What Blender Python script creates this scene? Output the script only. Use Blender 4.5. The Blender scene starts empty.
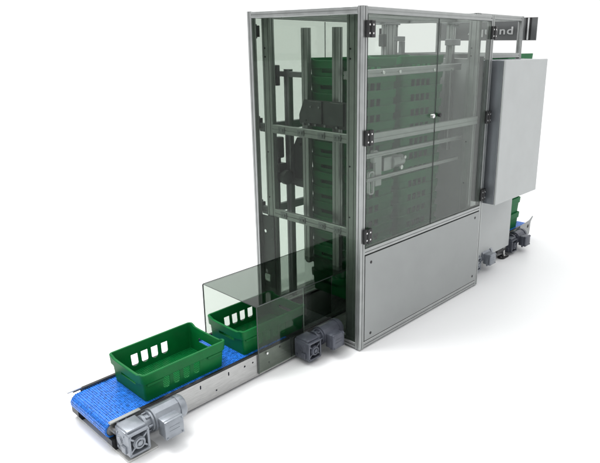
import bpy, bmesh, math, random
from mathutils import Vector, Matrix
random.seed(7)
S = bpy.context.scene
C = S.collection
PI = math.pi

# ------------------------------------------------------------------ materials
def new_mat(name):
    m = bpy.data.materials.new(name); m.use_nodes = True
    nt = m.node_tree
    for n in list(nt.nodes): nt.nodes.remove(n)
    out = nt.nodes.new('ShaderNodeOutputMaterial')
    return m, nt, out

def solid(name, col, rough=.4, metal=0.0, noise=0.06, scale=9.0, bump=0.0, bscale=60.0, spec=.5, stretch=(1, 1, 1), rvar=.08, coat=0.0):
    m, nt, out = new_mat(name)
    p = nt.nodes.new('ShaderNodeBsdfPrincipled')
    tc = nt.nodes.new('ShaderNodeTexCoord')
    mp = nt.nodes.new('ShaderNodeMapping'); mp.inputs['Scale'].default_value = stretch
    nt.links.new(tc.outputs['Object'], mp.inputs['Vector'])
    nz = nt.nodes.new('ShaderNodeTexNoise'); nz.inputs['Scale'].default_value = scale; nz.inputs['Detail'].default_value = 6
    nt.links.new(mp.outputs['Vector'], nz.inputs['Vector'])
    cr = nt.nodes.new('ShaderNodeValToRGB')
    lo = tuple(max(0, c * (1 - noise * 2)) for c in col) + (1,)
    hi = tuple(min(1, c * (1 + noise * 2)) for c in col) + (1,)
    cr.color_ramp.elements[0].color = lo; cr.color_ramp.elements[0].position = .3
    cr.color_ramp.elements[1].color = hi; cr.color_ramp.elements[1].position = .7
    nt.links.new(nz.outputs['Fac'], cr.inputs['Fac'])
    nt.links.new(cr.outputs['Color'], p.inputs['Base Color'])
    mr = nt.nodes.new('ShaderNodeMapRange')
    mr.inputs['To Min'].default_value = max(.02, rough - rvar); mr.inputs['To Max'].default_value = min(1, rough + rvar)
    nt.links.new(nz.outputs['Fac'], mr.inputs['Value']); nt.links.new(mr.outputs['Result'], p.inputs['Roughness'])
    p.inputs['Metallic'].default_value = metal
    p.inputs['Specular IOR Level'].default_value = spec
    p.inputs['Coat Weight'].default_value = coat
    if bump:
        n2 = nt.nodes.new('ShaderNodeTexNoise'); n2.inputs['Scale'].default_value = bscale; n2.inputs['Detail'].default_value = 3
        nt.links.new(mp.outputs['Vector'], n2.inputs['Vector'])
        b = nt.nodes.new('ShaderNodeBump'); b.inputs['Strength'].default_value = bump; b.inputs['Distance'].default_value = .002
        nt.links.new(n2.outputs['Fac'], b.inputs['Height']); nt.links.new(b.outputs['Normal'], p.inputs['Normal'])
    nt.links.new(p.outputs['BSDF'], out.inputs['Surface'])
    return m

def glass(name, tint, gloss=1.0, f0=.04, veil=0.0):
    """thin tinted polycarbonate sheet: tinted straight-through light plus Fresnel reflection"""
    m, nt, out = new_mat(name)
    t = nt.nodes.new('ShaderNodeBsdfTransparent'); t.inputs['Color'].default_value = tint + (1,)
    g = nt.nodes.new('ShaderNodeBsdfGlossy'); g.inputs['Roughness'].default_value = .03; g.inputs['Color'].default_value = (gloss, gloss, gloss, 1)
    lw = nt.nodes.new('ShaderNodeLayerWeight'); lw.inputs['Blend'].default_value = .5
    pw = nt.nodes.new('ShaderNodeMath'); pw.operation = 'POWER'; pw.inputs[1].default_value = 5
    ma = nt.nodes.new('ShaderNodeMath'); ma.operation = 'MULTIPLY_ADD'; ma.inputs[1].default_value = 1 - f0; ma.inputs[2].default_value = f0
    if veil:                                     # pale diffuse haze mixed into the sheet as white reflection
        df = nt.nodes.new('ShaderNodeBsdfDiffuse'); df.inputs['Color'].default_value = (.62, .66, .64, 1)
        hm = nt.nodes.new('ShaderNodeMixShader'); hm.inputs[0].default_value = veil
        nt.links.new(t.outputs[0], hm.inputs[1]); nt.links.new(df.outputs[0], hm.inputs[2]); t = hm
    nt.links.new(lw.outputs['Facing'], pw.inputs[0]); nt.links.new(pw.outputs[0], ma.inputs[0])
    mx = nt.nodes.new('ShaderNodeMixShader')
    nt.links.new(ma.outputs[0], mx.inputs[0]); nt.links.new(t.outputs[0], mx.inputs[1]); nt.links.new(g.outputs[0], mx.inputs[2])
    nt.links.new(mx.outputs[0], out.inputs['Surface'])
    return m

M = dict(
    alu=solid('anodised_aluminium', (.385, .40, .395), .38, .8, .04, 14, .05, 180, stretch=(1, 1, 1)),
    alu_dark=solid('grey_aluminium', (.27, .28, .285), .42, .75, .05, 14, .05, 150),
    panel=solid('grey_coated_panel', (.312, .326, .324), .38, .25, .022, 4.5, .06, 260, rvar=.11),
    cabinet=solid('light_grey_powder_coat', (.49, .51, .508), .46, 0.0, .022, 5, .12, 420, rvar=.10),
    cabinet_side=solid('blue_grey_steel', (.27, .29, .315), .30, .6, .05, 5, .06, 200),
    steel=solid('brushed_stainless', (.40, .40, .395), .34, .85, .07, 22, .08, 90, stretch=(1, 14, 14)),
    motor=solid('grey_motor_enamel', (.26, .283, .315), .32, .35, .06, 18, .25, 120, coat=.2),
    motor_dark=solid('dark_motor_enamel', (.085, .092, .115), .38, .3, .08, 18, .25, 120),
    black=solid('black_plastic', (.012, .012, .013), .4, 0, .1, 20),
    green=solid('green_crate_plastic', (.001, .130, .029), .42, 0, .07, 8, .10, 240, spec=.2),
    green_dull=solid('dull_green_crate_plastic', (.004, .130, .036), .48, 0, .09, 8, .10, 240, spec=.2),  # slightly duller, rougher green for the stacked crates
    belt=solid('blue_modular_belt', (.024, .190, .66), .24, 0, .24, 60, .6, 130, spec=.8),
    screw=solid('bright_screw', (.75, .75, .74), .25, .9, .03),
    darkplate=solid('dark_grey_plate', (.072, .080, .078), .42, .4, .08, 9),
    sign=solid('grey_sign_board', (.115, .12, .122), .4, .1, .04, 6),
    grey_white=solid('muted_white_print', (.58, .59, .59), .5, 0, .02),
    white=solid('white_lettering', (.85, .85, .85), .5, 0, .01),
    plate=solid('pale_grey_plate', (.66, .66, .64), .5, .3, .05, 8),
    pane=glass('green_tinted_sheet', (.69, .732, .69), f0=.012),
    rear=glass('clear_rear_sheet', (.955, .97, .96)),
    door=glass('veiled_grey_door_sheet', (.835, .862, .838), gloss=.9, f0=.028, veil=.035),
    hood=glass('smoke_tinted_sheet', (.72, .752, .718), f0=.022),
    hood_top=glass('deep_smoke_sheet', (.59, .625, .60), f0=.015),
    smoke=glass('dark_smoke_sheet', (.60, .64, .61), f0=.01),
    edge=solid('dark_sheet_edge', (.03, .04, .036), .3, 0, .05, 20),
    edge_light=solid('polished_sheet_edge', (.5, .58, .53), .2, 0, .05, 20),
)

# ------------------------------------------------------------------ helpers
ORG = Vector((0, 0, 0))
def obj(name, bm, mats, parent=None, smooth=False):
    if not isinstance(mats, (list, tuple)): mats = [mats]
    bmesh.ops.recalc_face_normals(bm, faces=bm.faces)
    bmesh.ops.translate(bm, verts=bm.verts, vec=-ORG)
    me = bpy.data.meshes.new(name); bm.to_mesh(me); bm.free()
    for m in mats: me.materials.append(M[m])
    if smooth:
        for p in me.polygons: p.use_smooth = True
        me.set_sharp_from_angle(angle=math.radians(32))
    o = bpy.data.objects.new(name, me); C.objects.link(o)
    if parent is not None: o.parent = parent
    else: o.location = ORG
    return o
def pieces(name, bm, mats, parent, smooth=False):
    """every loose piece of bm becomes an object of its own"""
    todo = set(bm.verts); out = []
    while todo:
        seed = todo.pop(); isl = {seed}; st = [seed]
        while st:
            v = st.pop()
            for e in v.link_edges:
                q = e.other_vert(v)
                if q not in isl: isl.add(q); st.append(q)
        todo -= isl
        t = bmesh.new(); mp = {v: t.verts.new(v.co) for v in isl}
        for f in bm.faces:
            if f.verts[0] in isl: t.faces.new([mp[v] for v in f.verts]).material_index = f.material_index
        out.append(obj(name, t, mats, parent, smooth))
    bm.free(); return out
def tag(o, label, cat, group=None, kind=None):
    if label: o['label'] = label
    if cat: o['category'] = cat
    if group: o['group'] = group
    if kind: o['kind'] = kind
    return o
def thing(name, label, cat, loc, group=None):
    global ORG
    ORG = Vector(loc)
    o = bpy.data.objects.new(name, None); C.objects.link(o); o.location = loc
    o.empty_display_size = .05
    return tag(o, label, cat, group)

def box(bm, x0, x1, y0, y1, z0, z1, bev=0.0, seg=2, mi=0):
    t = bmesh.new()
    bmesh.ops.create_cube(t, size=1)
    for v in t.verts:
        v.co = Vector((x0 if v.co.x < 0 else x1, y0 if v.co.y < 0 else y1, z0 if v.co.z < 0 else z1))
    if bev: bmesh.ops.bevel(t, geom=t.edges[:], offset=bev, segments=seg, affect='EDGES', profile=.5)
    merge(bm, t, mi); return bm
def merge(bm, t, mi=None):
    bmesh.ops.recalc_face_normals(t, faces=t.faces)
    mp = {v: bm.verts.new(v.co) for v in t.verts}
    for f in t.faces:
        try:
            g = bm.faces.new([mp[v] for v in f.verts]); g.material_index = f.material_index if mi is None else mi
        except ValueError: pass
    t.free()
def frame_of(d):
    d = d.normalized(); up = Vector((0, 0, 1)) if abs(d.z) < .9 else Vector((1, 0, 0))
    a = up.cross(d).normalized(); b = d.cross(a); return a, b
def cyl(bm, p0, p1, r0, r1=None, n=24, mi=0, rot=0):
    r1 = r0 if r1 is None else r1
    p0, p1 = Vector(p0), Vector(p1); a, b = frame_of(p1 - p0)
    t = bmesh.new()
    A = [t.verts.new(p0 + (a * math.cos(2 * PI * i / n + rot) + b * math.sin(2 * PI * i / n + rot)) * r0) for i in range(n)]
    B = [t.verts.new(p1 + (a * math.cos(2 * PI * i / n + rot) + b * math.sin(2 * PI * i / n + rot)) * r1) for i in range(n)]
    for i in range(n): t.faces.new((A[i], A[(i + 1) % n], B[(i + 1) % n], B[i]))
    t.faces.new(A[::-1]); t.faces.new(B)
    merge(bm, t, mi); return bm
def lathe(bm, p0, d, prof, n=28, mi=0):
    """prof: list of (distance along d, radius)"""
    p0, d = Vector(p0), Vector(d).normalized(); a, b = frame_of(d)
    t = bmesh.new(); rings = []
    for s, r in prof:
        rings.append([t.verts.new(p0 + d * s + (a * math.cos(2 * PI * i / n) + b * math.sin(2 * PI * i / n)) * r) for i in range(n)])
    for A, B in zip(rings, rings[1:]):
        for i in range(n): t.faces.new((A[i], A[(i + 1) % n], B[(i + 1) % n], B[i]))
    t.faces.new(rings[0][::-1]); t.faces.new(rings[-1])
    merge(bm, t, mi); return bm
def plate(bm, outline, holes, thick, o, u, v, mi=0, edge_mi=None):
    """flat sheet with holes; outline/holes are 2D loops; o + u*x + v*y, thickness along u x v"""
    o, u, v = Vector(o), Vector(u), Vector(v); n = u.cross(v).normalized() * thick
    t = bmesh.new(); ed = []
    for lp in [outline] + holes:
        vs = [t.verts.new(o + u * x + v * y) for x, y in lp]
        for i in range(len(vs)): ed.append(t.edges.new((vs[i], vs[(i + 1) % len(vs)])))
    bmesh.ops.triangle_fill(t, use_beauty=True, use_dissolve=False, edges=ed)
    fs = t.faces[:]
    for f in fs: f.material_index = mi
    r = bmesh.ops.extrude_face_region(t, geom=fs, use_keep_orig=True)
    nv = [g for g in r['geom'] if isinstance(g, bmesh.types.BMVert)]
    bmesh.ops.translate(t, verts=nv, vec=n)
    if edge_mi is not None:
        nn = n.normalized()
        for f in t.faces:
            f.normal_update()
            f.material_index = edge_mi if abs(f.normal.dot(nn)) < .5 else mi
    merge(bm, t); return bm
def rect(x0, x1, y0, y1): return [(x0, y0), (x1, y0), (x1, y1), (x0, y1)]
def circ(cx, cy, r, n=14): return [(cx + r * math.cos(2 * PI * i / n), cy + r * math.sin(2 * PI * i / n)) for i in range(n)]
def rrect(x0, x1, y0, y1, r, n=4):
    pts = []
    for cx, cy, a0 in ((x1 - r, y0 + r, -90), (x1 - r, y1 - r, 0), (x0 + r, y1 - r, 90), (x0 + r, y0 + r, 180)):
        for k in range(n + 1):
            a = math.radians(a0 + 90 * k / n); pts.append((cx + r * math.cos(a), cy + r * math.sin(a)))
    return pts
def sheet(bm, p0, p1, axis, thick, mi=0, edge_mi=1):
    """rectangular sheet whose thin edges carry their own material"""
    x0, y0, z0 = p0; x1, y1, z1 = p1
    t = bmesh.new(); box(t, x0, x1, y0, y1, z0, z1)
    for f in t.faces:
        f.normal_update(); f.material_index = mi if abs(f.normal[axis]) > .5 else edge_mi
    merge(bm, t)
def profile(bm, p0, p1, w, h, wdir, slots_w=1, slots_h=1, sw=.007, sd=.005, mi=0):
    """extruded aluminium bar with T-slot grooves, cross-section w (along wdir) x h"""
    p0, p1 = Vector(p0), Vector(p1); d = (p1 - p0).normalized(); a = Vector(wdir).normalized(); b = d.cross(a)
    ch = .003
    def side(L, k, start):          # points along a side, local (s, depth)
        pts = [(ch, 0)]
        for i in range(k):
            c = L * (i + .5) / k
            pts += [(c - sw / 2, 0), (c - sw / 2, sd), (c + sw / 2, sd), (c + sw / 2, 0)]
        pts.append((L - ch, 0)); return pts
    loop = []
    loop += [(-w / 2 + s, -h / 2 + t) for s, t in side(w, slots_w, 0)]
    loop += [(w / 2 - t, -h / 2 + s) for s, t in side(h, slots_h, 0)]
    loop += [(w / 2 - s, h / 2 - t) for s, t in side(w, slots_w, 0)]
    loop += [(-w / 2 + t, h / 2 - s) for s, t in side(h, slots_h, 0)]
    t = bmesh.new()
    A = [t.verts.new(p0 + a * x + b * y) for x, y in loop]; B = [t.verts.new(p1 + a * x + b * y) for x, y in loop]
    n = len(loop)
    for i in range(n): t.faces.new((A[i], A[(i + 1) % n], B[(i + 1) % n], B[i]))
    t.faces.new(A[::-1]); t.faces.new(B)
    merge(bm, t, mi); return bm
NB = bmesh.new

# ------------------------------------------------------------------ setting
ORG = Vector((0, 0, 0))
def floor_mat():
    m, nt, out = new_mat('white_studio_floor')
    p = nt.nodes.new('ShaderNodeBsdfPrincipled')
    nz = nt.nodes.new('ShaderNodeTexNoise'); nz.inputs['Scale'].default_value = 1.2
    cr = nt.nodes.new('ShaderNodeValToRGB')
    cr.color_ramp.elements[0].color = (.90, .905, .915, 1); cr.color_ramp.elements[1].color = (.925, .93, .935, 1)
    nt.links.new(nz.outputs['Fac'], cr.inputs['Fac']); nt.links.new(cr.outputs['Color'], p.inputs['Base Color'])
    p.inputs['Roughness'].default_value = .42; p.inputs['Specular IOR Level'].default_value = .35
    nt.links.new(p.outputs['BSDF'], out.inputs['Surface']); return m
M['floor'] = floor_mat()
bm = NB(); bmesh.ops.create_grid(bm, x_segments=1, y_segments=1, size=60)
fl = obj('floor', bm, 'floor'); fl['kind'] = 'structure'

# ------------------------------------------------------------------ crates
CL, CW, CH = .5665, .387, .174
def crate_bm(ribs):
    """nestable crate, base centre at the origin, long side along x"""
    rimo = .011; th = .0042; vu = .112
    a, b = CL / 2 - rimo, CW / 2 - rimo          # outer half sizes of the wall just under the rim
    rc = .016
    # perimeter stations: (x, y, nx, ny, side, coordinate along side)
    st = []
    slotx = [-.132, -.064, .005, .076]; hw = .0225
    longs = [-a + rc, -a + .08, -a + .12]
    for c in slotx: longs += [c - hw, c - hw * .7, c, c + hw * .7, c + hw]
    longs += [a - .12, a - .08, a - rc]
    longs = sorted(set(longs))
    ends = [-b + rc, -b + .022, -b + .032, -b + .042, -b + .052, -.082, -.04, 0, .04, .082, b - .052, b - .042, b - .032, b - .022, b - rc]
    for x in longs: st.append((x, -b, 0, -1, 'L', x))
    for k in (1, 2, 3): an = math.radians(-90 + 22.5 * k); st.append((a - rc + rc * math.cos(an), -b + rc + rc * math.sin(an), math.cos(an), math.sin(an), 'c', 0))
    for y in ends: st.append((a, y, 1, 0, 'E', y))
    for k in (1, 2, 3): an = math.radians(22.5 * k); st.append((a - rc + rc * math.cos(an), b - rc + rc * math.sin(an), math.cos(an), math.sin(an), 'c', 0))
    for x in reversed(longs): st.append((x, b, 0, 1, 'L', x))
    for k in (1, 2, 3): an = math.radians(90 + 22.5 * k); st.append((-a + rc + rc * math.cos(an), b - rc + rc * math.sin(an), math.cos(an), math.sin(an), 'c', 0))
    for y in reversed(ends): st.append((-a, y, -1, 0, 'E', y))
    for k in (1, 2, 3): an = math.radians(180 + 22.5 * k); st.append((-a + rc + rc * math.cos(an), -b + rc + rc * math.sin(an), math.cos(an), math.sin(an), 'c', 0))
    N = len(st)
    rows = [0, .034, .074, .100, vu]             # base, slot bottom, handle bottom, handle top, under the rim
    def dip(s):
        if s[4] != 'E': return 0
        t = min(1, max(0, (b - .018 - abs(s[5])) / .045)); return .016 * t * t * (3 - 2 * t)
    def pt(s, v, off):
        k = .011 * (1 - v / CH)                  # taper
        return Vector((s[0] + s[2] * off - k * (1 if s[0] > 0 else -1) * min(1, abs(s[0]) / a), s[1] + s[3] * off - k * (1 if s[1] > 0 else -1) * min(1, abs(s[1]) / b), v))
    def row_v(s, j):
        v = rows[j]
        if j == 1 and s[4] == 'L':
            for c in slotx:
                q = (s[5] - c) / hw
                if abs(q) <= 1.001: v = rows[1] + .018 * (1 - math.sqrt(max(0, 1 - q * q)))
        return v
    bm = NB()
    J = len(rows)
    O = [[bm.verts.new(pt(s, row_v(s, j), 0)) for s in st] for j in range(J)]
    I = [[bm.verts.new(pt(s, row_v(s, j) + (.0045 if j == 0 else 0), -th)) for s in st] for j in range(J)]
    R = []
    for off, kind in ((rimo - .002, 'u'), (rimo, 'm'), (rimo, 't0'), (rimo - .003, 't'), (-th + .001, 't'), (-th, 'ti')):
        ring = []
        for s in st:
            top = CH - dip(s)
            low = vu + .001 - dip(s) * .6
            v = {'u': low, 'm': low + .003, 't0': top - .003, 't': top, 'ti': top - .003}[kind]
            ring.append(bm.verts.new(pt(s, v, off)))
        R.append(ring)
    def hole(j, i):
        i2 = (i + 1) % N; s, q = st[i], st[i2]
        if s[4] != q[4] or s[4] == 'c': return False
        mid = (s[5] + q[5]) / 2
        if s[4] == 'L' and j in (1, 2, 3): return any(abs(mid - c) < hw for c in slotx)
        if s[4] == 'E' and j == 2: return abs(mid) < .082
        return False
    for j in range(J - 1):
        for i in range(N):
            i2 = (i + 1) % N
            if hole(j, i):
                for (dj, di, e) in ((-1, 0, ((j, i), (j, i2))), (1, 0, ((j + 1, i), (j + 1, i2))), (0, -1, ((j, i), (j + 1, i))), (0, 1, ((j, i2), (j + 1, i2)))):
                    jj, ii = j + dj, (i + di) % N
                    if not (0 <= jj < J - 1) or not hole(jj, ii):
                        (aj, ai), (bj, bi) = e
                        bm.faces.new((O[aj][ai], O[bj][bi], I[bj][bi], I[aj][ai]))
                continue
            bm.faces.new((O[j][i], O[j][i2], O[j + 1][i2], O[j + 1][i]))
            bm.faces.new((I[j][i], I[j + 1][i], I[j + 1][i2], I[j][i2]))
    chain = [O[J - 1]] + R + [I[J - 1]]
    for A, B in zip(chain, chain[1:]):
        for i in range(N):
            i2 = (i + 1) % N; bm.faces.new((A[i], A[i2], B[i2], B[i]))
    bm.faces.new(O[0][::-1]); bm.faces.new(I[0])
    # ledge bars under the rim on the long sides
    if ribs:
        for sgn in (-1, 1):
            for x0, x1 in ((-a + .02, -a + .125), (a - .125, a - .02)):
                yy = sgn * (b - .003)
                box(bm, x0, x1, min(yy, yy + sgn * .008), max(yy, yy + sgn * .008), .094, vu - .002, .003, 1)
    if not ribs:                                  # inner walls added behind the handles to stop light showing through
        for sgn in (-1, 1):
            xx = sgn * (a - .034); box(bm, xx - .0015, xx + .0015, -.088, .088, .05, .108)
    return bm
def grid_bm():
    bm = NB(); a, b = CL / 2 - .032, CW / 2 - .032
    x = -a
    while x <= a + 1e-6: box(bm, x - .002, x + .002, -b, b, .0042, .0068); x += .0125
    y = -b
    while y <= b + 1e-6: box(bm, -a, a, y - .002, y + .002, .0042, .0074); y += .0125
    return bm

G = 'green crates'
ORG = Vector((-1.183, .4995, .1635))
crate1 = tag(obj('plastic_crate', crate_bm(True), 'green', None, True),
             'empty green plastic crate in the open at the front end of the blue belt', 'crate', G)
obj('base_grid', grid_bm(), 'green', crate1)
def copy_tree(o):
    c = o.copy(); C.objects.link(c)
    for ch in list(o.children):
        d = ch.copy(); C.objects.link(d); d.parent = c
    return c
crate2 = copy_tree(crate1); crate2.location = (-.492, .4995, .1635)
crate2['label'] = 'empty green plastic crate half inside the smoked tunnel hood'
ORDW = ['topmost', 'second', 'third', 'fourth', 'fifth', 'sixth', 'seventh', 'eighth', 'ninth', 'tenth', 'eleventh', 'twelfth', 'thirteenth', 'fourteenth', 'fifteenth', 'sixteenth']
proto = None
def stack(cx, cy, ztop, pitch, n, where, group):
    global proto, ORG
    for k in range(n):
        z = ztop - CH - k * pitch
        if proto is None:
            ORG = Vector((cx, cy, z)); o = proto = obj('plastic_crate', (lambda q: (bmesh.ops.translate(q, verts=q.verts, vec=ORG), q)[1])(crate_bm(False)), 'green_dull', None, True)
        else:
            o = proto.copy(); C.objects.link(o); o.location = (cx, cy, z)
        lab = ('topmost green crate of the ' if k == 0 else ('lowest green crate of the ' if k == n - 1 else ORDW[k] + ' green crate from the top of the ')) + where
        o.rotation_euler.z = random.uniform(-.005, .005); o.location.x += random.uniform(-.0015, .0015)
        tag(o, lab, 'crate', group)
# crate 1 was built around the origin
crate1.data.transform(Matrix.Translation(ORG)); crate1.children[0].data.transform(Matrix.Translation(ORG))
stack(.505, .512, 1.985, .114, 15, 'stack behind the tinted left pane', 'crates stacked behind the left pane')
stack(1.12, .4995, 1.995, .114, 15, 'stack behind the right glass door', 'crates stacked behind the right door')
stack(2.77, .4995, 1.995, .166, 11, 'stack on the discharge conveyor', 'crates stacked on the discharge conveyor')

# ------------------------------------------------------------------ gear motor (a part of each conveyor)
def gear_motor(dx, parent, mat='motor'):
    x0 = -1.668 + dx
    bm = NB()
    # gear housing: block with recessed front carrying a webbed bearing hub
    y0, y1, z0, z1 = .122, .262, .03, .166
    box(bm, x0, x0 + .118, y0 + .03, y1, z0, z1, .008, 2)
    plate(bm, rrect(0, .118, 0, z1 - z0 - .004, .010), [rrect(.012, .106, .012, z1 - z0 - .016, .012)], .031, (x0, y0 + .031, z0 + .002), (1, 0, 0), (0, 0, 1))
    box(bm, x0 + .006, x0 + .112, y0 + .016, y1 - .01, z1 - .004, z1 + .012, .005, 2)       # stepped lid on top
    cx, cz = x0 + .060, z0 + .066
    for an in (40, 140, 220, 320):
        a_ = math.radians(an); d = Vector((math.cos(a_), 0, math.sin(a_)))
        p = Vector((cx, 0, cz)); q = Vector((-d.z, 0, d.x))
        t = NB(); pts = [p + d * .020 + q * .0045, p + d * .068 + q * .0045, p + d * .068 - q * .0045, p + d * .020 - q * .0045]
        A = [t.verts.new((v.x, y0 + .004, v.z)) for v in pts]; B = [t.verts.new((v.x, y0 + .028, v.z)) for v in pts]
        for i in range(4): t.faces.new((A[i], A[(i + 1) % 4], B[(i + 1) % 4], B[i]))
        t.faces.new(A); t.faces.new(B[::-1]); merge(bm, t)
    for bx, bz in ((.010, .012), (.108, .012), (.010, .118), (.108, .118)): cyl(bm, (x0 + bx, y0 - .003, z0 + bz), (x0 + bx, y0 + .002, z0 + bz), .005, n=8)
    # left face boss and bolt pattern
    for by, bz in ((.17, .055), (.235, .055), (.17, .14), (.235, .14)): cyl(bm, (x0 - .004, by, bz), (x0 + .004, by, bz), .006, n=8)
    lathe(bm, (x0 + .004, .215, .10), (-1, 0, 0), [(0, .03), (.006, .03), (.007, .022), (.010, .022)])
    box(bm, x0 - .010, x0 + .002, .15, .19, .045, .085, .003, 1)
    g = obj('gear_motor', bm, mat, parent, True)
    bm = NB(); lathe(bm, (cx, y0 + .03, cz), (0, -1, 0), [(0, .034), (.028, .034), (.030, .031), (.036, .030), (.037, .021), (.030, .020), (.030, .0135), (.038, .0135), (.039, .011)], 28)
    obj('bearing_hub', bm, mat, g, True)
    ay, az = .192, .142
    bm = NB(); xs = x0 + .112
    lathe(bm, (xs, ay, az), (1, 0, 0), [(0, .050), (.014, .050), (.016, .040), (.040, .040), (.042, .056), (.052, .056), (.053, .046), (.06, .046)], 28)
    for k in range(6):
        a_ = 2 * PI * k / 6; cyl(bm, (xs + .018, ay + .047 * math.cos(a_), az + .047 * math.sin(a_)), (xs + .046, ay + .047 * math.cos(a_), az + .047 * math.sin(a_)), .0055, n=8)
    obj('coupling_flange', bm, mat, g, True)
    bm = NB(); xm = xs + .058
    cyl(bm, (xm, ay, az), (xm + .150, ay, az), .062, n=10, rot=PI / 10)
    obj('motor_body', bm, mat, g)
    bm = NB(); lathe(bm, (xm + .149, ay, az), (1, 0, 0), [(0, .0655), (.030, .0655), (.040, .060), (.044, .045), (.045, .012)], 30)
    obj('end_shield', bm, mat, g, True)
    bm = NB(); lathe(bm, (xm - .004, ay, az), (1, 0, 0), [(0, .052), (.002, .0645), (.010, .0645), (.011, .06)], 30)
    obj('end_ring', bm, mat, g, True)
    bm = NB(); tx = x0 + .180
    box(bm, tx, tx + .105, .085, .14, .072, .172, .006, 2)
    box(bm, tx - .004, tx + .109, .062, .086, .068, .176, .007, 2)
    for qx, qz in ((.006, .078), (.099, .078), (.006, .166), (.099, .166)): cyl(bm, (tx + qx, .058, qz), (tx + qx, .063, qz), .005, n=8)
    for qz in (.112, .135): box(bm, tx + .022, tx + .082, .0605, .0615, qz, qz + .004)
    for qx in (.03, .07): cyl(bm, (tx + qx, .11, .050), (tx + qx, .11, .073), .010, n=6)
    obj('terminal_box', bm, mat, g, True)
    return g

# ------------------------------------------------------------------ conveyors
YB0, YB1, ZT, RR = .298, .702, .1635, .046
def belt_bm(x0, x1, roller0=True, roller1=False, step=.0128):
    """modular belt of little links along the run and round the end rollers"""
    bm = NB()
    path = []
    L = x1 - x0 - RR * (1 if roller0 else 0) - RR * (1 if roller1 else 0)
    xa, xb = x0 + (RR if roller0 else 0), x1 - (RR if roller1 else 0)
    n = max(1, int(L / step))
    for i in range(n + 1): path.append((xa + (xb - xa) * i / n, ZT, 0))
    if roller0:
        m = int(PI * RR / step)
        path = [(xa - RR * math.sin(PI * k / m), ZT - RR + RR * math.cos(PI * k / m), -PI * k / m) for k in range(m, 0, -1)] + path
    if roller1:
        m = int(PI * RR / step)
        path += [(xb + RR * math.sin(PI * k / m), ZT - RR + RR * math.cos(PI * k / m), PI * k / m) for k in range(1, m + 1)]
    cells = 30; w = (YB1 - YB0) / cells
    # carrying sheet under the links
    t = NB(); prev = None
    for (x, z, an) in path:
        nx, nz = math.sin(an), math.cos(an)
        cur = [t.verts.new((x - nx * .004, YB0, z - nz * .004)), t.verts.new((x - nx * .004, YB1, z - nz * .004)), t.verts.new((x - nx * .009, YB1, z - nz * .009)), t.verts.new((x - nx * .009, YB0, z - nz * .009))]
        if prev:
            for i in range(4): t.faces.new((prev[i], prev[(i + 1) % 4], cur[(i + 1) % 4], cur[i]))
        prev = cur
    merge(bm, t)
    for r, (x, z, an) in enumerate(path):
        ca, sa = math.cos(an), math.sin(an)
        off = (r % 2) * .5
        for c in range(cells + (1 if off == 0 else 0)):
            ya = YB0 + (c - .5 + off) * w + .0016; yb = ya + w - .0032
            ya, yb = max(ya, YB0), min(yb, YB1)
            if yb - ya < .003: continue
            hl = step * .5 - (.0012 if r % 4 else .0024); hl *= 1.0
            top = [(-hl * .78, 0), (hl * .78, 0), (hl, -.0018), (hl, -.0046), (-hl, -.0046), (-hl, -.0018)]
            P = [(x + u * ca + v * sa, z - u * sa + v * ca) for u, v in top]
            A = [bm.verts.new((px, ya, pz)) for px, pz in P]; B = [bm.verts.new((px, yb, pz)) for px, pz in P]
            k = len(P)
            for i in range(k): bm.faces.new((A[i], A[(i + 1) % k], B[(i + 1) % k], B[i]))
            bm.faces.new(A[::-1]); bm.faces.new(B)
    return bm
def side_frame(xa, xb, y, out, holes, parent, zlo=.018, zhi=.168):
    """folded stainless side sheet: web, top and bottom flange, outward direction out (-1 / +1)"""
    bm = NB()
    o = (xa, y if out < 0 else y, 0)
    if out < 0: plate(bm, rect(0, xb - xa, zlo, zhi), holes, -.003, (xa, y, 0), (1, 0, 0), (0, 0, 1))
    else: plate(bm, rect(0, xb - xa, zlo, zhi), holes, .003, (xa, y, 0), (1, 0, 0), (0, 0, 1))
    yi = y - out * .003
    for z in (zlo, zhi - .003):
        a, b = sorted((yi, yi - out * .022)); box(bm, xa, xb, a, b, z + (.0005), z + .0032)
    return obj('side_frame', bm, 'steel', parent)

def conveyor(name, label, x0, x1, roller0, roller1, holes, motors, bmat, extra=None):
    t = thing(name, label, 'conveyor', ((x0 + x1) / 2, .5, 0))
    xa, xb = x0 + (.075 if roller0 else 0), x1 - (.06 if roller1 else 0)
    side_frame(xa, xb, .268, -1, holes, t)
    side_frame(xa, xb, .732, 1, [], t)
    for ya, yb in ((.272, .294), (.706, .728)):
        bm = NB(); box(bm, xa - (.05 if roller0 else 0), xb, ya, yb, .1690, .1755, .002, 1); obj('guide_strip', bm, 'black', t)
    obj('belt', belt_bm(x0, x1, roller0, roller1), bmat, t)
    for on, xr in ((roller0, x0 + RR), (roller1, x1 - RR)):
        if on:
            bm = NB(); cyl(bm, (xr, .299, ZT - RR), (xr, .701, ZT - RR), RR - .012, n=28); cyl(bm, (xr, .262, ZT - RR), (xr, .738, ZT - RR), .014, n=16)
            obj('end_roller', bm, 'steel', t, True)
    for dx, mt in motors: gear_motor(dx, t, mt)
    if extra: extra(t)
    return t
def slot(cx, cy, w, h): return rrect(cx - w / 2, cx + w / 2, cy - h / 2, cy + h / 2, min(w, h) * .49, 3)
hx = lambda x: x + 1.63
fh = [slot(hx(-1.27), .128, .028, .010), slot(hx(-1.13), .132, .009, .026), circ(hx(-1.02), .063, .006), slot(hx(-.925), .132, .009, .026),
      circ(hx(-.80), .128, .007), circ(hx(-.735), .128, .006), circ(hx(-.60), .075, .005), circ(hx(-.505), .150, .008)]
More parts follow.
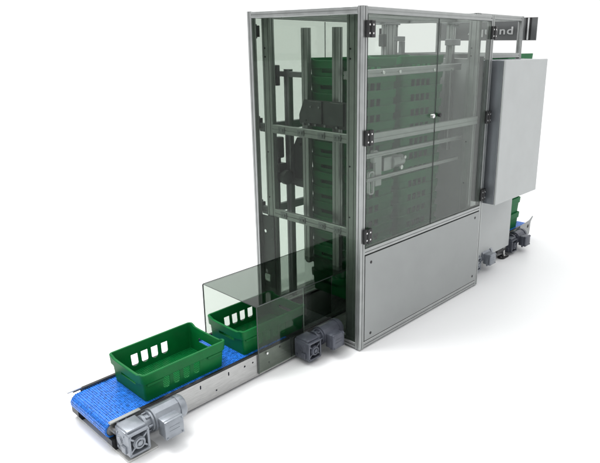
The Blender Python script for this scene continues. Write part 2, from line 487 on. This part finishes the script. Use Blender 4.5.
def infeed_extra(t):
    bm = NB(); plate(bm, rrect(-1.672, -1.50, .135, .722, .004), [], .010, (0, 0, .002), (1, 0, 0), (0, 1, 0)); obj('floor_strip', bm, 'plate', t)  # thin pale grey strip on the floor below belt end and motor
    for ya, yb in ((.268, .320), (.655, .736)):
        bm = NB(); plate(bm, [(-1.688, .040), (-1.672, .0125), (-1.56, .0125), (-1.56, .078), (-1.688, .078)], [], -(yb - ya), (0, ya, 0), (1, 0, 0), (0, 0, 1)); obj('end_bracket', bm, 'black', t)
    bm = NB(); box(bm, -1.690, -1.515, .258, .281, .1775, .187, .002, 1); obj('wear_rail', bm, 'alu', t)
    bm = NB(); box(bm, -1.712, -1.630, .706, .733, .1765, .186, .002, 1); obj('wear_rail', bm, 'plate', t)
    bm = NB()
    for x, z in ((-1.645, .171), (-1.60, .171)): cyl(bm, (x, .262, z), (x, .270, z), .006, n=10)
    pieces('bolt', bm, 'screw', t)
    for ya in (.285, .690):
        bm = NB(); box(bm, -.62, -.56, ya, ya + .025, .0, .018, .003, 1); obj('foot', bm, 'black', t)
conveyor('infeed_conveyor', 'infeed conveyor with blue modular belt and grey gear motor at the open front end', -1.705, -.405, True, False, fh, [(0, 'motor')], 'belt', infeed_extra)
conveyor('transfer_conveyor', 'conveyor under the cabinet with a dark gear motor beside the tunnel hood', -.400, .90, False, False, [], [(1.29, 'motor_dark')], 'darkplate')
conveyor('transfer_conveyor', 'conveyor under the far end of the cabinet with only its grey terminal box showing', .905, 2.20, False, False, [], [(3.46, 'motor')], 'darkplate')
def exit_extra(t):
    bm = NB(); plate(bm, [(2.98, .03), (3.22, .05), (3.235, .19), (3.285, .237), (3.274, .245), (3.20, .212), (2.98, .19)], [circ(3.17, .15, .022), circ(3.08, .12, .012)], .006, (0, .262, 0), (1, 0, 0), (0, 0, 1))
    obj('end_plate', bm, 'panel', t)
    for xx in (2.35, 3.05):
        bm = NB(); box(bm, xx, xx + .05, .285, .31, 0, .018, .003, 1); obj('foot', bm, 'black', t)
conveyor('discharge_conveyor', 'discharge conveyor at the far right end carrying a tall stack of green crates', 2.205, 3.27, False, True, [], [(4.20, 'motor_dark')], 'belt', exit_extra)

# ------------------------------------------------------------------ tunnel hood
t = thing('tunnel_hood', 'smoke tinted sheet tunnel hood over the belt where it enters the cabinet', 'hood', (-.2, .54, 0))
bm = NB(); sheet(bm, (-.692, .262, .030), (-.283, .2665, .497), 1, .0045, 0, 1); obj('side_sheet', bm, ['hood', 'edge_light'], t)
bm = NB(); sheet(bm, (-.280, .262, .215), (-.004, .2665, .497), 1, .0045, 0, 1); obj('side_sheet', bm, ['smoke', 'edge'], t)
bm = NB(); sheet(bm, (-.700, .262, .498), (.60, .82, .5035), 2, .005, 0, 1); obj('top_sheet', bm, ['hood_top', 'edge'], t)
bm = NB(); sheet(bm, (-.700, .8155, .030), (-.003, .820, .497), 1, .0045, 0, 1); obj('side_sheet', bm, ['hood', 'edge'], t)
bm = NB(); box(bm, -.697, -.689, .2595, .2615, .03, .498); box(bm, -.703, -.697, .813, .822, .03, .497); pieces('edge_trim', bm, 'edge', t)
bm = NB()
for x in (-.62, -.36): cyl(bm, (x, .256, .15), (x, .262, .15), .008, n=10)
pieces('bolt', bm, 'screw', t)

# ------------------------------------------------------------------ machine cabinet
W, D, H, P = 1.625, 1.087, 2.30, .045
cab = thing('machine_cabinet', 'tall aluminium framed crate stacking machine cabinet with tinted panes and grey lower panel', 'machine', (W / 2, D / 2, 0))
h = P / 2
for x, y in ((h, h), (h, D - h), (W - h, h), (W - h, D - h)):
    bm = NB(); profile(bm, (x, y, .012), (x, y, H), P, P, (1, 0, 0)); obj('post', bm, 'alu', cab)
def beam(p0, p1, w, hh, wd, mat='alu', name='beam', sw=1, sh=1):
    bm = NB(); profile(bm, p0, p1, w, hh, wd, sw, sh); return obj(name, bm, mat, cab)
for z in (H - h - .001, .035):
    beam((P, h, z), (W - P, h, z), P - .002, P - .002, (0, 1, 0)); beam((P, D - h, z), (W - P, D - h, z), P - .002, P - .002, (0, 1, 0))
    beam((h, P, z), (h, D - P, z), P - .002, P - .002, (1, 0, 0)); beam((W - h, P, z), (W - h, D - P, z), P - .002, P - .002, (1, 0, 0))
beam((P, h, .728), (W - P, h, .728), P - .002, P - .002, (0, 1, 0), name='door_sill')
# lower panel
bm = NB(); plate(bm, rrect(P + .006, W - P - .006, .066, .699, .003), [], .005, (0, .004, 0), (1, 0, 0), (0, 0, 1), 0)
bmesh.ops.translate(bm, verts=bm.verts, vec=(0, 0, 0))
lp = obj('lower_panel', bm, 'panel', cab)
for x, z in ((.112, .642), (.117, .105), (1.51, .655), (1.527, .115)):
    bm = NB(); lathe(bm, (x, .000, z), (0, -1, 0), [(-.004, .011), (.002, .011), (.004, .007), (.0041, .002)], 16); pieces('screw', bm, 'black', lp, True)
bm = NB(); plate(bm, rect(P + .002, W - P - .002, .058, .706), [], .002, (0, .016, 0), (1, 0, 0), (0, 0, 1)); obj('panel_backing', bm, 'darkplate', cab)
# glass doors on the front
def hinge(parent, x, z, y=-.004):
    bm = NB(); box(bm, x, x + .038, y - .016, y + .003, z, z + .10, .003, 2); box(bm, x + .040, x + .080, y - .016, y + .003, z, z + .10, .003, 2)
    cyl(bm, (x + .039, y - .014, z), (x + .039, y - .014, z + .10), .009, n=14)
    hobj = obj('hinge', bm, 'black', parent, True)
    bm = NB()
    for zz in (.025, .075): lathe(bm, (x + .022, y - .015, z + zz), (0, -1, 0), [(0, .0065), (.003, .006), (.0032, .002)], 10); lathe(bm, (x + .058, y - .015, z + zz), (0, -1, 0), [(0, .0065), (.003, .006), (.0032, .002)], 10)
    pieces('screw', bm, 'screw', hobj)
for x0, x1, hxx, kx in ((.050, .826, .018, .775), (.831, 1.578, 1.560, .865)):
    bm = NB(); sheet(bm, (x0, .001, .756), (x1, .007, 2.252), 1, .006, 0, 1)
    dr = obj('glass_door', bm, ['door', 'edge'], cab)
    for z in (2.117, 1.452, .793): hinge(dr, hxx, z)
    bm = NB(); lathe(bm, (kx, .001, 1.582), (0, -1, 0), [(0, .013), (.010, .013), (.012, .016), (.024, .016), (.027, .012)], 16); obj('knob', bm, 'black' if kx > .8 else 'screw', dr, True)
# left tinted pane, above and around the tunnel opening, and back doors
bm = NB(); plate(bm, rect(P - .006, D - P + .006, .058, H - P - .004), [], .005, (-.0025 + .006, 0, 0), (0, 1, 0), (0, 0, 1), 0, 1)
obj('side_pane', bm, ['pane', 'edge'], cab)
for x0, x1, hxx in ((.050, .80, .016), (.806, 1.575, 1.53)):
    bm = NB(); sheet(bm, (x0, D - .008, .058), (x1, D - .003, 2.252), 1, .005, 0, 1); bd = obj('rear_door', bm, ['rear', 'edge'], cab)
    for z in (2.117, 1.452, .80):
        bm = NB(); box(bm, hxx, hxx + .075, D - .002, D + .014, z, z + .10, .003, 1); box(bm, hxx + .02, hxx + .075, D - .03, D - .009, z + .01, z + .09, .003, 1); obj('hinge', bm, 'black', bd)
# inner posts, 90 x 45
for x, y in ((.068, .945), (.060, .122), (1.500, .100), (1.535, .95)):
    beam((x, y, .058), (x, y, 2.254), .09, .042, (0, 1, 0), 'alu', 'inner_post', 2, 1)
    bm = NB()
    for z in (2.05, 1.99, 1.30, .95): cyl(bm, (x - .0235, y + .012, z), (x - .020, y + .012, z), .006, n=10)
    pieces('bolt', bm, 'black', cab)
# cross rails behind the left pane with bolts
for z, y0, y1 in ((1.478, .168, .899), (.835, .168, .899)):
    r = beam((.060, y0, z), (.060, y1, z), .030, .062, (1, 0, 0), 'alu', 'cross_rail', 1, 1)
    for yy in (.80, .60, .40, .25):
        bm = NB(); box(bm, .038, .0446, yy - .032, yy + .032, z - .022, z + .022, .002, 1); cyl(bm, (.030, yy - .012, z), (.040, yy - .012, z), .010, n=6); cyl(bm, (.034, yy + .016, z), (.040, yy + .016, z), .006, n=10); pieces('bolt_plate', bm, 'alu_dark', r)
for z in (1.478, .835):   # short rails to the rear posts
    beam((.060, .991, z), (.060, D - P, z), .030, .062, (1, 0, 0), 'alu_dark', 'cross_rail', 1, 1)
beam((.092, .052, 1.482), (1.512, .052, 1.482), .030, .062, (0, 1, 0), 'alu', 'cross_rail', 1, 1)
beam((.092, .160, 1.335), (1.50, .160, 1.335), .020, .032, (0, 1, 0), 'alu', 'cross_rail', 1, 1)
beam((.25, .160, 1.165), (1.44, .160, 1.165), .020, .026, (0, 1, 0), 'alu', 'cross_rail', 1, 1)
r = beam((.092, .225, 1.882), (1.50, .225, 1.905), .030, .052, (0, 1, 0), 'alu', 'cross_rail', 1, 1)
for x in (.47, .66, 1.10, 1.36):
    bm = NB(); cyl(bm, (x, .200, 1.89), (x, .212, 1.89), .013, n=6); pieces('bolt', bm, 'screw', r)
beam((.092, 1.0, 1.478), (1.50, 1.0, 1.478), .030, .062, (0, 1, 0), 'alu_dark', 'cross_rail', 1, 1)
beam((.092, 1.0, .835), (1.50, 1.0, .835), .030, .062, (0, 1, 0), 'alu_dark', 'cross_rail', 1, 1)
bm = NB(); plate(bm, rect(.047, .147, .78, 1.985), [], .004, (1.566, 0, 0), (0, 1, 0), (0, 0, 1)); obj('dark_plate', bm, 'darkplate', cab)  # dark strip added; the shadowed side behind the door is put into its colour
# guard plate with holes at the lower left
bm = NB(); plate(bm, rect(.905, 1.040, .060, .800), [rrect(.958, 1.035, .250, .312, .012), circ(1.008, .669, .014), circ(.93, .70, .006), circ(.93, .62, .006)], .004, (.034, 0, 0), (0, 1, 0), (0, 0, 1))
obj('dark_plate', bm, 'darkplate', cab)

# ------------------------------------------------------------------ lift inside the cabinet
lift = thing('crate_lift', 'lifting gear with twin light rails and dark carriage behind the left pane', 'lift', (.2, .5, 0))
for y in (.690, .392):
    bm = NB(); profile(bm, (.185, y - .012, .47), (.185, y - .012, 2.187), .060, .045, (0, 1, 0), 1, 1); rl = obj('guide_rail', bm, 'alu', lift)
    bm = NB(); box(bm, .17, .215, y - .03, y + .01, .452, .469, .002, 1); obj('end_stop', bm, 'darkplate', rl)
bm = NB()
plate(bm, [(.19, 1.525), (.655, 1.525), (.67, 1.545), (.67, 1.60), (.62, 1.705), (.19, 1.705)], [circ(.60, 1.56, .007), circ(.25, 1.56, .007)], .012, (.100, 0, 0), (0, 1, 0), (0, 0, 1))
box(bm, .112, .160, .23, .60, 1.53, 1.69, .006, 2); box(bm, .086, .100, .44, .565, 1.545, 1.70, .003, 1); box(bm, .086, .100, .24, .36, 1.545, 1.70, .003, 1)
cg = obj('carriage', bm, 'darkplate', lift)
bm = NB()
for y in (.20, .30, .41, .50, .56, .62): cyl(bm, (.086, y, 1.535), (.099, y, 1.535), .009, n=6)
for y in (.46, .54): cyl(bm, (.080, y, 1.66), (.090, y, 1.66), .007, n=8)
pieces('bolt', bm, 'alu_dark', cg)
bm = NB(); profile(bm, (.22, .905, .10), (.22, .905, 1.90), .055, .045, (0, 1, 0)); obj('lift_column', bm, 'alu_dark', lift)
bm = NB(); box(bm, .20, .235, .75, 1.02, 1.845, 1.885, .003, 1); obj('lift_arm', bm, 'alu_dark', lift)
bm = NB(); box(bm, .150, .185, .955, 1.02, 1.78, 1.93, .006, 2); box(bm, .140, .151, .965, 1.005, 1.80, 1.91, .003, 1); obj('bearing_block', bm, 'darkplate', lift)
bm = NB(); plate(bm, [(.725, 1.02), (.86, 1.02), (.875, 1.06), (.875, 1.34), (.84, 1.40), (.725, 1.40)], [circ(.80, 1.35, .012), circ(.76, 1.08, .008)], .03, (.235, 0, 0), (0, 1, 0), (0, 0, 1))
box(bm, .20, .26, .72, .88, 1.035, 1.085, .006, 1)
obj('drive_plate', bm, 'darkplate', lift)
bm = NB()
lathe(bm, (.15, .95, 1.10), (0, -1, 0), [(0, .05), (.02, .05), (.022, .035), (.06, .035), (.062, .055), (.10, .055), (.11, .03)], 20)
box(bm, .12, .20, .92, 1.0, 1.13, 1.20, .006, 1); box(bm, .13, .19, .93, .99, 1.24, 1.40, .008, 1); cyl(bm, (.16, .965, 1.18), (.16, .965, 1.30), .015, n=10)
for k in range(6):
    a_ = 2 * PI * k / 6; cyl(bm, (.15, .955, 1.10 + .042 * math.sin(a_)), (.15, .962, 1.10 + .042 * math.cos(a_)), .006, n=6)
obj('lift_motor', bm, 'darkplate', lift, True)
bm = NB(); profile(bm, (.14, .975, .80), (.14, .975, 1.12), .05, .03, (0, 1, 0)); obj('lift_column', bm, 'alu_dark', lift)

# second drive behind the front doors
dv = thing('gripper_drive', 'grey actuator and bracket on the rail behind the left glass door', 'actuator', (.4, .2, 1.1))
bm = NB(); box(bm, .36, .43, .172, .20, 1.10, 1.345, .004, 1); box(bm, .34, .385, .17, .21, 1.27, 1.36, .006, 1); obj('bracket', bm, 'alu', dv)
bm = NB(); plate(bm, rrect(.285, .345, 1.05, 1.22, .02), [rrect(.297, .333, 1.062, 1.208, .012)], -.02, (0, .17, 0), (1, 0, 0), (0, 0, 1)); obj('loop_handle', bm, 'alu', dv)
bm = NB(); box(bm, .445, .54, .165, .24, 1.20, 1.30, .006, 2)
lathe(bm, (.54, .20, 1.25), (1, 0, 0), [(0, .035), (.01, .052), (.09, .052), (.10, .04), (.11, .045), (.15, .045), (.155, .02)], 24)
obj('actuator_body', bm, 'alu', dv, True)
bm = NB(); lathe(bm, (.62, .146, 1.21), (0, -1, 0), [(0, .016), (.012, .016), (.013, .008)], 16); lathe(bm, (.66, .146, 1.28), (0, -1, 0), [(0, .012), (.012, .012), (.013, .006)], 16); pieces('cable_gland', bm, 'screw', dv, True)

# rear columns hung from the roof beams
for (x, wd, z0, lab, brk) in ((1.30, .105, 1.2, 'wide grey column with side frame behind the left glass door', True), (1.62, .05, 1.2, 'slim grey column behind the right glass door', False)):
    cxx, y = (x, .82) if x < 1.5 else (1.545, .35)
    t = thing('lift_tower', lab, 'lift tower', (cxx, y, z0))
    bm = NB(); profile(bm, (cxx, y, z0), (cxx, y, 2.235), wd, .06, (1, 0, 0), 2 if wd > .1 else 1, 1); obj('column_profile', bm, 'alu', t)
    bm = NB(); box(bm, cxx - wd * .9, cxx + wd * .9, y - .06, y + .06, 2.236, 2.250, .002, 1)
    for sx in (-.7, .7): cyl(bm, (cxx + sx * wd, y - .04, 2.218), (cxx + sx * wd, y - .04, 2.236), .010, n=8)
    obj('mounting_plate', bm, 'alu_dark', t)
    if brk:
        bm = NB(); box(bm, cxx + .054, cxx + .225, y - .02, y + .02, 2.105, 2.145, .003, 1); box(bm, cxx + .18, cxx + .225, y - .02, y + .02, 1.70, 2.104, .003, 1); obj('side_bracket', bm, 'alu_dark', t)
        bm = NB(); box(bm, cxx - .09, cxx - .054, y - .03, y + .03, 2.06, 2.16, .005, 1); obj('bearing_block', bm, 'darkplate', t)
    else:
        bm = NB(); box(bm, cxx - .06, cxx + .06, y - .06, y + .02, 2.07, 2.12, .004, 1); obj('bearing_block', bm, 'alu_dark', t)
# roof rail carrying them
ORG = Vector((W / 2, D / 2, 0))
beam((.09, .82, 2.272), (W - P, .82, 2.272), .04, .038, (0, 1, 0), 'alu', 'roof_rail', 1, 1)
beam((.09, .35, 2.272), (W - P, .35, 2.272), .04, .038, (0, 1, 0), 'alu', 'roof_rail', 1, 1)
bm = NB(); plate(bm, rect(.148, 1.035, .06, 1.965), [rect(.25, .75, .07, .40)], .006, (1.585, 0, 0), (0, 1, 0), (0, 0, 1)); obj('inner_partition', bm, 'panel', cab)

# ------------------------------------------------------------------ discharge section with control cabinet
XA, XB, YF = 1.640, 2.505, .150
ds = thing('discharge_section', 'grey clad frame section behind the control cabinet, standing on a black foot', 'machine frame', ((XA + XB) / 2, .6, 0))
bm = NB(); plate(bm, rect(XA, XB, .122, 1.955), [], .004, (0, YF + .004, 0), (1, 0, 0), (0, 0, 1)); obj('front_panel', bm, 'cabinet', ds)
bm = NB(); plate(bm, rect(.10, 1.04, .30, 1.955), [rect(.27, .74, .31, 1.25)], .004, (XA - .002, .06, 0), (0, 1, 0), (0, 0, 1)); obj('end_panel', bm, 'darkplate', ds)  # shade on this side is put into the dark grey
def dprof(p0, p1, wd, name='beam', mat='alu', w=.040):
    bm = NB(); profile(bm, p0, p1, w, w, wd); return obj(name, bm, mat, ds)
ya, yb = YF + .030, 1.06
for x, y in ((XA + .022, ya + .002), (XB - .06, ya), (XA + .022, yb), (XB - .06, yb)):
    dprof((x, y, .10), (x, y, 2.325), (1, 0, 0), 'post')
for z in (2.304, 1.985):
    for y in (ya, yb): dprof((XA + .043, y, z), (XB - .081, y, z), (0, 1, 0))
    for x in (XA + .022, XB - .06): dprof((x, ya + .021, z), (x, yb - .021, z), (1, 0, 0))
for x, y in ((2.462, .172), (2.462, yb), (XA + .05, yb)):
    bm = NB(); plate(bm, rrect(x - .085, x + .065, y - .038, y + .038, .036), [], .010, (0, 0, .002), (1, 0, 0), (0, 1, 0)); ft = obj('foot', bm, 'black', ds)
    bm = NB(); cyl(bm, (x, y, .012), (x, y, .125), .010, n=12); cyl(bm, (x, y, .012), (x, y, .030), .02, n=6); obj('foot_stem', bm, 'screw', ft, True)
    bm = NB(); cyl(bm, (x - .055, y, .012), (x - .055, y, .018), .010, n=10); cyl(bm, (x + .03, y - .015, .012), (x + .03, y - .015, .018), .012, n=10); pieces('bolt', bm, 'screw', ft)
bm = NB(); box(bm, 2.30, XB - .02, YF + .012, .26, .075, .112, .003, 1); obj('bottom_rail', bm, 'black', ds)

cc = thing('control_cabinet', 'light grey control cabinet with darker blue grey side mounted beside the right door', 'control cabinet', (2.07, .02, .75))
bm = NB(); box(bm, 1.668, 2.455, -.078, YF - .001, .752, 1.955, .003, 2); bd = obj('cabinet_body', bm, 'cabinet_side', cc)
bm = NB(); box(bm, 1.664, 2.460, -.101, -.081, .750, 1.958, .006, 3); obj('cabinet_door', bm, 'cabinet', cc)
bm = NB(); box(bm, 1.670, 2.452, -.0808, -.0782, .757, 1.950); obj('door_seal', bm, 'black', cc)

# ------------------------------------------------------------------ sign
sg = thing('sign_board', 'dark grey sign board lettered in white above the discharge frame', 'sign', (2.6, .6, 2.12))
bm = NB(); plate(bm, rect(.095, 1.136, 2.117, 2.322), [], .012, (2.600, 0, 0), (0, 1, 0), (0, 0, 1)); obj('board', bm, 'sign', sg)
bm = NB(); box(bm, 2.592, 2.5995, .168, .183, 2.122, 2.318); obj('stripe', bm, 'grey_white', sg)
bm = NB(); box(bm, 2.594, 2.5995, .150, .1665, 2.118, 2.321); box(bm, 2.594, 2.5995, .1845, .205, 2.118, 2.321); obj('stripe', bm, 'black', sg)
cu = bpy.data.curves.new('lettering', 'FONT'); cu.body = 'Aqulind'; cu.size = .098; cu.extrude = .002; cu.space_character = 1.12; cu.offset = .0016
to = bpy.data.objects.new('lettering_source', cu); C.objects.link(to)
bpy.context.view_layer.update()
me = bpy.data.meshes.new_from_object(to.evaluated_get(bpy.context.evaluated_depsgraph_get()))
bpy.data.objects.remove(to)
xs = [v.co.x for v in me.vertices]; wtx = max(xs) - min(xs); x0 = min(xs)
for v in me.vertices:
    lx, ly, lz = v.co
    v.co = Vector((2.5965 - lz, .813 - (lx - x0) * .486 / wtx, 2.174 + ly)) - ORG
me.materials.append(M['grey_white'])
lo = bpy.data.objects.new('lettering', me); C.objects.link(lo); lo.parent = sg

# ------------------------------------------------------------------ light
# a studio: bright ceiling, bright white cove ahead, dim room behind and beside the photographer
w = bpy.data.worlds.new('World'); S.world = w; w.use_nodes = True
nt = w.node_tree; bg = nt.nodes['Background']; bg.inputs['Color'].default_value = (1, 1, 1, 1)
tc = nt.nodes.new('ShaderNodeTexCoord')
def wmath(op, a, b=None, c=None):
    n = nt.nodes.new('ShaderNodeMath'); n.operation = op
    for k, v in enumerate((a, b, c)):
        if v is None: continue
        if isinstance(v, (int, float)): n.inputs[k].default_value = v
        else: nt.links.new(v, n.inputs[k])
    return n.outputs[0]
def smooth(v, a, b, lo, hi):
    n = nt.nodes.new('ShaderNodeMapRange'); n.interpolation_type = 'SMOOTHSTEP'
    n.inputs['From Min'].default_value = a; n.inputs['From Max'].default_value = b
    n.inputs['To Min'].default_value = lo; n.inputs['To Max'].default_value = hi
    nt.links.new(v, n.inputs['Value']); return n.outputs['Result']
sx = nt.nodes.new('ShaderNodeSeparateXYZ'); nt.links.new(tc.outputs['Generated'], sx.inputs[0])
fwd = wmath('ADD', wmath('MULTIPLY', sx.outputs[0], .743), wmath('MULTIPLY', sx.outputs[1], .669))
rgt = wmath('ADD', wmath('MULTIPLY', sx.outputs[0], .669), wmath('MULTIPLY', sx.outputs[1], -.743))
band = smooth(wmath('ADD', fwd, wmath('MULTIPLY', rgt, .30)), -.15, .50, .22, 1.12)
zen = smooth(sx.outputs[2], .42, .72, 0, 1)
mixn = wmath('ADD', wmath('MULTIPLY', band, wmath('SUBTRACT', 1.0, zen)), wmath('MULTIPLY', zen, 1.68))
nt.links.new(mixn, bg.inputs['Strength'])
def area(name, loc, target, size, power):
    l = bpy.data.lights.new(name, 'AREA'); l.shape = 'SQUARE'; l.size = size; l.energy = power
    o = bpy.data.objects.new(name, l); C.objects.link(o); o.location = loc
    o.rotation_euler = (Vector(target) - Vector(loc)).to_track_quat('-Z', 'Y').to_euler(); return o
area('softbox', (-1.8, 2.2, 5.2), (.2, .4, .3), 2.6, 230)

# ------------------------------------------------------------------ camera
cam = bpy.data.cameras.new('Camera'); co = bpy.data.objects.new('Camera', cam); C.objects.link(co)
co.location = (-2.84781634, -2.39917087, 2.07322885)
co.rotation_euler = (1.29133321, -.00190844477, -.837662404)
cam.sensor_fit = 'HORIZONTAL'; cam.sensor_width = 36; cam.lens = 590.712886 / 600 * 36
cam.shift_x = -(342.584301 - 300) / 600; cam.shift_y = (214.424421 - 231.5) / 600
cam.clip_start = .05; cam.clip_end = 500
S.camera = co
S.render.engine = 'CYCLES'
S.cycles.transparent_max_bounces = 32; S.cycles.max_bounces = 12
S.view_settings.view_transform = 'Standard'; S.view_settings.look = 'None'; S.view_settings.exposure = 0; S.view_settings.gamma = 1
S.render.resolution_x = 1024; S.render.resolution_y = 790
